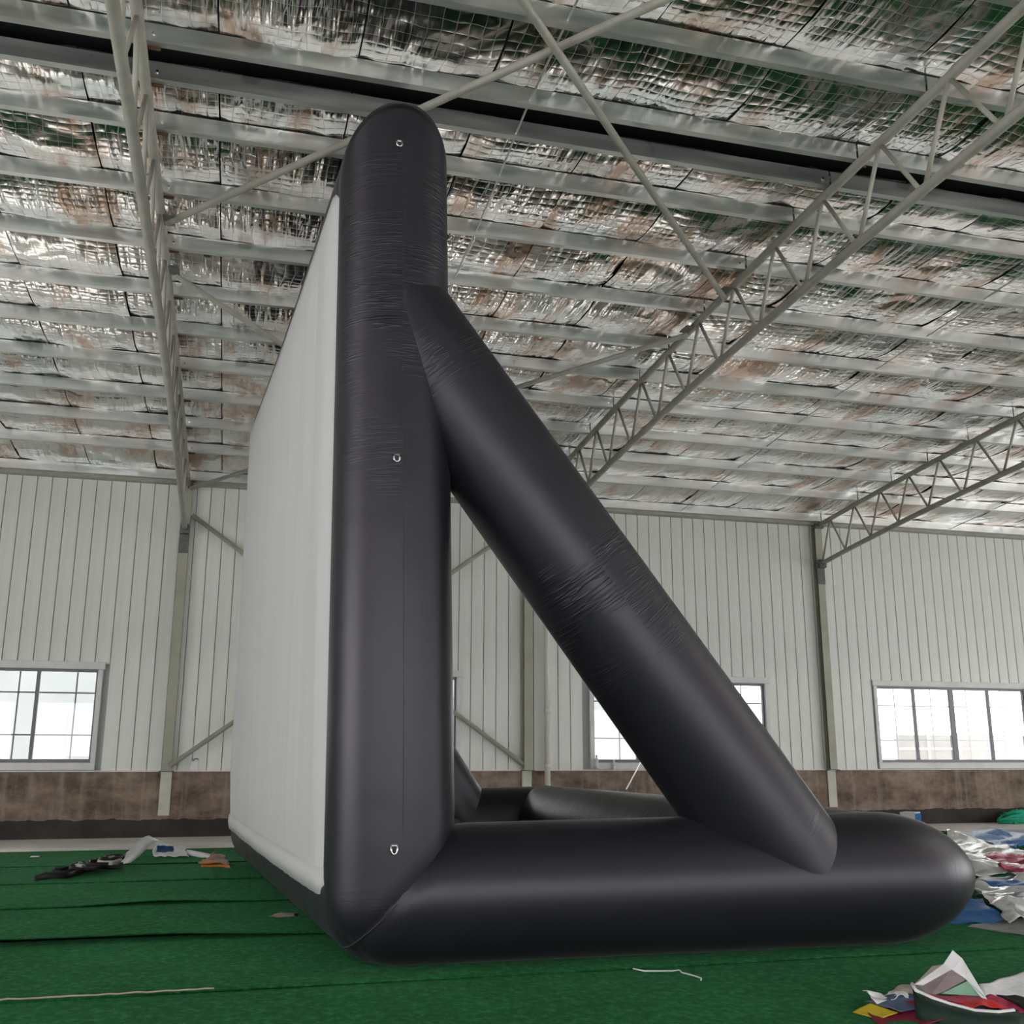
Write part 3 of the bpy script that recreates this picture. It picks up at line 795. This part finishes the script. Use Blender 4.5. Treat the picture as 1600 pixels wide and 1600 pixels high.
# pile of sewn pieces, front right
G2 = 'coloured cloth pieces in the front right pile'
kw = dict(n=18, thick=.003)
sheet('cloth_piece', (3.17, 5.06, .012), (3.21, 4.90, .012), (3.34, 4.92, .03), (3.28, 5.06, .05), C_yellow, 'yellow pointed cloth at the left end of the pile', 'cloth', G2, amp=.006, seed=1, freq=5, **kw)
sheet('cloth_piece', (3.24, 5.06, .03), (3.12, 4.74, .012), (3.62, 4.70, .03), (3.50, 4.98, .06), C_maroon, 'maroon cloth beneath the slate blue piece', 'cloth', G2, amp=.025, seed=2, freq=5, **kw)
sheet('cloth_piece', (3.27, 5.10, .05), (3.34, 4.90, .045), (3.58, 4.86, .07), (3.60, 5.10, .07), C_slate, 'slate blue cloth between the white scrap and the dark bag', 'cloth', G2, amp=.02, seed=3, freq=6, **kw)
sheet('cloth_piece', (3.30, 5.16, .07), (3.30, 5.02, .05), (3.48, 5.02, .06), (3.50, 5.20, .09), C_white, 'small crumpled white scrap at the left of the pile', 'cloth', G2, amp=.045, seed=4, freq=9, **kw)
sheet('cloth_piece', (3.46, 5.24, .05), (3.46, 5.08, .06), (3.66, 5.06, .08), (3.74, 5.26, .10), C_beige, 'beige cloth behind the dark bag', 'cloth', G2, amp=.03, seed=5, freq=6, **kw)
bag = empty('open_bag', (3.65, 4.85, 0)); tag(bag, 'dark green open cloth bag with a white rim in the front right pile', 'bag')
rim = [(3.47, 4.97, .145), (3.45, 4.91, .125), (3.50, 4.85, .10), (3.56, 4.80, .08), (3.66, 4.75, .055), (3.78, 4.73, .045), (3.90, 4.76, .04)]
mb = MB(); vs = []
for i, p in enumerate(rim):
    p = Vector(p); q = Vector((p.x-.09+.02*i, p.y-.14, .012)); mid = (p+q)/2 + Vector((-.02, -.03, .02))
    vs += [p, mid, q]
mb.add(vs, [f for i in range(len(rim)-1) for f in ((3*i, 3*i+1, 3*i+4, 3*i+3), (3*i+1, 3*i+2, 3*i+5, 3*i+4))])
mb.build('bag_side', C_bag, bag, smooth=True, solid=.004)
MB().path([Vector(p)+Vector((0, 0, .004)) for p in rim], .010, 8).build('rim', C_white, bag, smooth=True)
sheet('bag_lining', (3.48, 4.97, .06), (3.66, 4.76, .02), (4.0, 4.84, .02), (3.9, 5.06, .04), C_black, parent=bag, amp=.01, seed=6, **kw)
pn = empty('stiff_cloth', (3.8, 5.1, 0)); tag(pn, 'white triangular stiff cloth panel standing up from the dark bag', 'cloth', G2)
MB_ = MB(); MB_.add([(3.58, 5.10, .115), (3.80, 5.15, .195), (3.87, 5.155, .262), (3.885, 5.10, .228), (3.90, 4.95, .052), (3.86, 4.95, .07), (3.865, 5.06, .135), (3.82, 5.11, .175), (3.62, 5.09, .112)],
       [(0, 1, 7, 8), (1, 2, 3, 7), (7, 3, 6), (3, 4, 5, 6)])
MB_.build('white_band', C_white, pn, solid=.005)
MB_ = MB(); MB_.add([(3.60, 5.10, .105), (3.82, 5.115, .176), (3.865, 5.065, .13), (3.70, 5.03, .088), (3.60, 5.01, .075)], [(0, 1, 2, 3, 4)])
MB_.build('mauve_face', C_mauve, pn, solid=.004)
MB_ = MB(); MB_.add([(3.68, 5.02, .082), (3.87, 5.05, .128), (3.90, 4.965, .068)], [(0, 1, 2)])
MB_.build('mint_face', C_green, pn, solid=.004)
sheet('cloth_piece', (3.66, 5.24, .08), (3.68, 5.16, .11), (3.84, 5.18, .19), (3.80, 5.24, .17), C_beige, 'rounded beige flap behind the white panel', 'cloth', G2, amp=.015, seed=7, freq=5, **kw)
sheet('cloth_piece', (3.55, 5.03, .085), (3.58, 4.88, .075), (3.88, 4.90, .055), (3.90, 4.99, .065), C_rose, 'rose red cloth inside the dark bag', 'cloth', G2, amp=.02, seed=8, freq=6, **kw)
sheet('cloth_piece', (3.64, 4.92, .07), (3.68, 4.81, .06), (3.90, 4.82, .05), (3.88, 4.92, .06), C_red, 'bright red cloth at the rim of the bag', 'cloth', G2, amp=.022, seed=9, freq=8, **kw)
sheet('cloth_piece', (3.88, 4.98, .05), (3.86, 4.79, .03), (4.06, 4.86, .03), (4.06, 5.02, .06), C_rose, 'rose cloth bulging at the right of the bag', 'cloth', G2, amp=.035, seed=10, freq=7, **kw)
sheet('cloth_piece', (3.96, 5.08, .10), (3.92, 4.98, .04), (4.24, 4.92, .06), (4.34, 5.14, .14), C_white, 'pale grey white cloth standing at the right end of the pile', 'cloth', G2, amp=.03, seed=11, freq=4, **kw)
sheet('cloth_piece', (4.00, 5.00, .05), (4.02, 4.78, .02), (4.40, 4.80, .03), (4.40, 5.0, .08), C_black, 'black cloth at the right edge of the pile', 'cloth', G2, amp=.02, seed=12, freq=5, **kw)

# left-hand floor litter
sb = empty('strap_bundle', (-1.6, 12.8, 0)); tag(sb, 'tangled bundle of black and grey webbing straps on the left carpet', 'strap bundle')
for k in range(9):
    pts = []; cx, cy = -1.58 + .05*k, 12.75 + .05*(k % 3)
    for q in range(16):
        a = q*.55 + k; rr = .12 + .16*noise.noise((k*1.3, q*.2, 0))
        pts.append((cx + 1.1*rr*math.cos(a), cy + 1.9*rr*math.sin(a), .04 + .012*k + .05*abs(noise.noise((k, q*.4, 6)))))
    MB().ribbon(pts, (.2, .3, 1), .05).build('strap', C_web if k % 2 else C_black, sb, smooth=True, solid=.006)
MB().ribbon([(-1.86, 12.1, .03), (-1.75, 12.0, .07), (-1.55, 12.1, .05), (-1.45, 12.5, .05), (-1.6, 12.4, .03), (-1.86, 12.12, .02)], (0, .4, 1), .06).build('strap_loop', C_black, sb, smooth=True, solid=.008)
MB().ribbon([(-1.5, 13.0, .06), (-1.3, 13.05, .06), (-1.1, 13.1, .03)], (0, 1, .4), .16).build('buckle', C_black, sb, solid=.02)
# white curved plastic strip
pts = [(-1.24, 13.2, .02), (-1.14, 13.6, .03), (-1.05, 13.9, .10), (-.96, 14.2, .19), (-.90, 14.35, .235), (-.86, 14.42, .24)]
tag(MB().ribbon(pts, (1.0, .4, -.55), .15).build('plastic_strip', M_white, smooth=True, solid=.003), 'white plastic strip arching up from the carpet beside the strap bundle', 'plastic strip')
sk = empty('plastic_bag', (-.6, 14.4, 0)); tag(sk, 'crumpled white bag with a blue patch on the carpet left of the screen', 'plastic bag')
sheet('bag_film', (-.86, 14.25, .02), (-.42, 14.15, .02), (-.46, 14.65, .05), (-.84, 14.7, .18), M_white, parent=sk, amp=.05, seed=31, freq=6, n=18, ridge=True)
sheet('blue_patch', (-.80, 14.10, .10), (-.60, 14.10, .10), (-.60, 14.20, .16), (-.80, 14.20, .16), C_navy, parent=sk, amp=.02, seed=32, freq=8, n=10)
tag(MB().ribbon([(-.45, 14.3, .07), (-.3, 14.2, .05), (-.12, 14.1, .02)], (0, .5, 1), .07).build('plastic_strip', M_white, smooth=True, solid=.004), 'short white strip between the crumpled bag and the brown cloth', 'plastic strip')
oc = empty('folded_cloth', (.1, 13.3, 0)); tag(oc, 'folded brown cloth with an orange edge beside the screen foot', 'cloth')
sheet('cloth_top', (-.27, 13.15, .04), (.06, 13.0, .05), (.02, 13.6, .07), (-.1, 13.8, .12), C_brown, parent=oc, amp=.05, seed=33, freq=5, n=18)
sheet('cloth_edge', (-.24, 13.05, .012), (.10, 12.85, .012), (.06, 13.15, .05), (-.22, 13.35, .06), C_orange, parent=oc, amp=.02, seed=34, freq=6, n=18)
tag(sheet('cardboard_scrap', (.40, 9.0, .018), (.60, 8.98, .018), (.63, 9.16, .02), (.45, 9.16, .02), cloth('grey_card', (.34, .28, .25), .8), amp=.02, seed=35, freq=14, n=12), 'small grey torn scrap on the carpet in front of the screen', 'scrap')
tag(sheet('paper_scrap', (-2.34, 14.65, .02), (-2.24, 14.65, .02), (-2.24, 14.78, .02), (-2.34, 14.78, .02), M_white, amp=.004, seed=36, n=6), 'tiny white paper scrap at the far carpet edge, left', 'scrap')
# frayed jute thread along the near left seam
pts = [(-1.3 + k*.05, 6.36 + .035*noise.noise((-1.3+k*.05)*Vector((.55, 0, 0)) + Vector((0, 3.1, 0))) + .012*noise.noise((k*.7, 2, 0)), .030 + .006*noise.noise((k*.9, 5, 0))) for k in range(27)]
tag(MB().path(pts, .005, 6).build('frayed_thread', cloth('jute', (.42, .33, .24), .9), smooth=True), 'frayed beige thread along the nearest carpet seam at the left', 'thread')
pts = [(2.45, 6.28, .03), (2.50, 6.22, .025), (2.58, 6.20, .025), (2.66, 6.17, .027), (2.705, 6.17, .03), (2.69, 6.10, .03), (2.73, 6.03, .025), (2.745, 5.95, .025), (2.72, 5.90, .025)]
tag(MB().path(pts, .0042, 6).build('string', M_white, smooth=True), 'thin white string lying on the carpet in front of the black base', 'string')
# things on the low wall
def bottle(x, lab, h, cap):
    y = D-.085; r = .036; root = empty('plastic_bottle', (x, y, 1.023)); tag(root, lab, 'bottle', 'bottles on the low wall')
    prof = [(0, 0), (r, 0), (r*1.0, h*.3), (r*.86, h*.36), (r, h*.42), (r, h*.66), (r*.4, h*.86), (r*.38, h*.93)]
    mb = MB(); n = 14; vs = []
    for rr, zz_ in prof: vs += [(x+rr*math.cos(2*math.pi*k/n), y+rr*math.sin(2*math.pi*k/n), 1.023+zz_) for k in range(n)]
    mb.add(vs, [(i*n+k, i*n+(k+1) % n, (i+1)*n+(k+1) % n, (i+1)*n+k) for i in range(len(prof)-1) for k in range(n)])
    mb.build('body', C_clear2, root, smooth=True)
    MB().rod((x, y, 1.023+h*.92), (x, y, 1.023+h), r*.5, 12).build('cap', cap, root)
bottle(6.33, 'taller clear bottle with a dark cap at the window corner behind the strut', .25, C_navy)
bottle(6.66, 'smaller clear bottle to the right of the taller one on the window ledge', .17, M_white)
sw = empty('switch_box', (-.53, D, 1.0)); tag(sw, 'small white switch box on the low wall right of the left column', 'switch box')
bx((-.59, D-.05, 1.023), (-.47, D-.006, 1.17)).build('box_body', M_white, sw, bevel=.006)
MB().path([(-.55, D-.02, 1.17), (-.54, D-.025, 1.20), (-.50, D-.02, 1.21), (-.47, D-.02, 1.19)], .008, 6).build('cable', M_gusset, sw)
tag(MB().path([(7.19, 17.80, 1.16), (5.72, 14.4, 1.03), (4.26, 11.0, .92)], .009, 6).build('guy_rope', M_white), 'white guy rope behind the strut, rising to the window', 'rope')
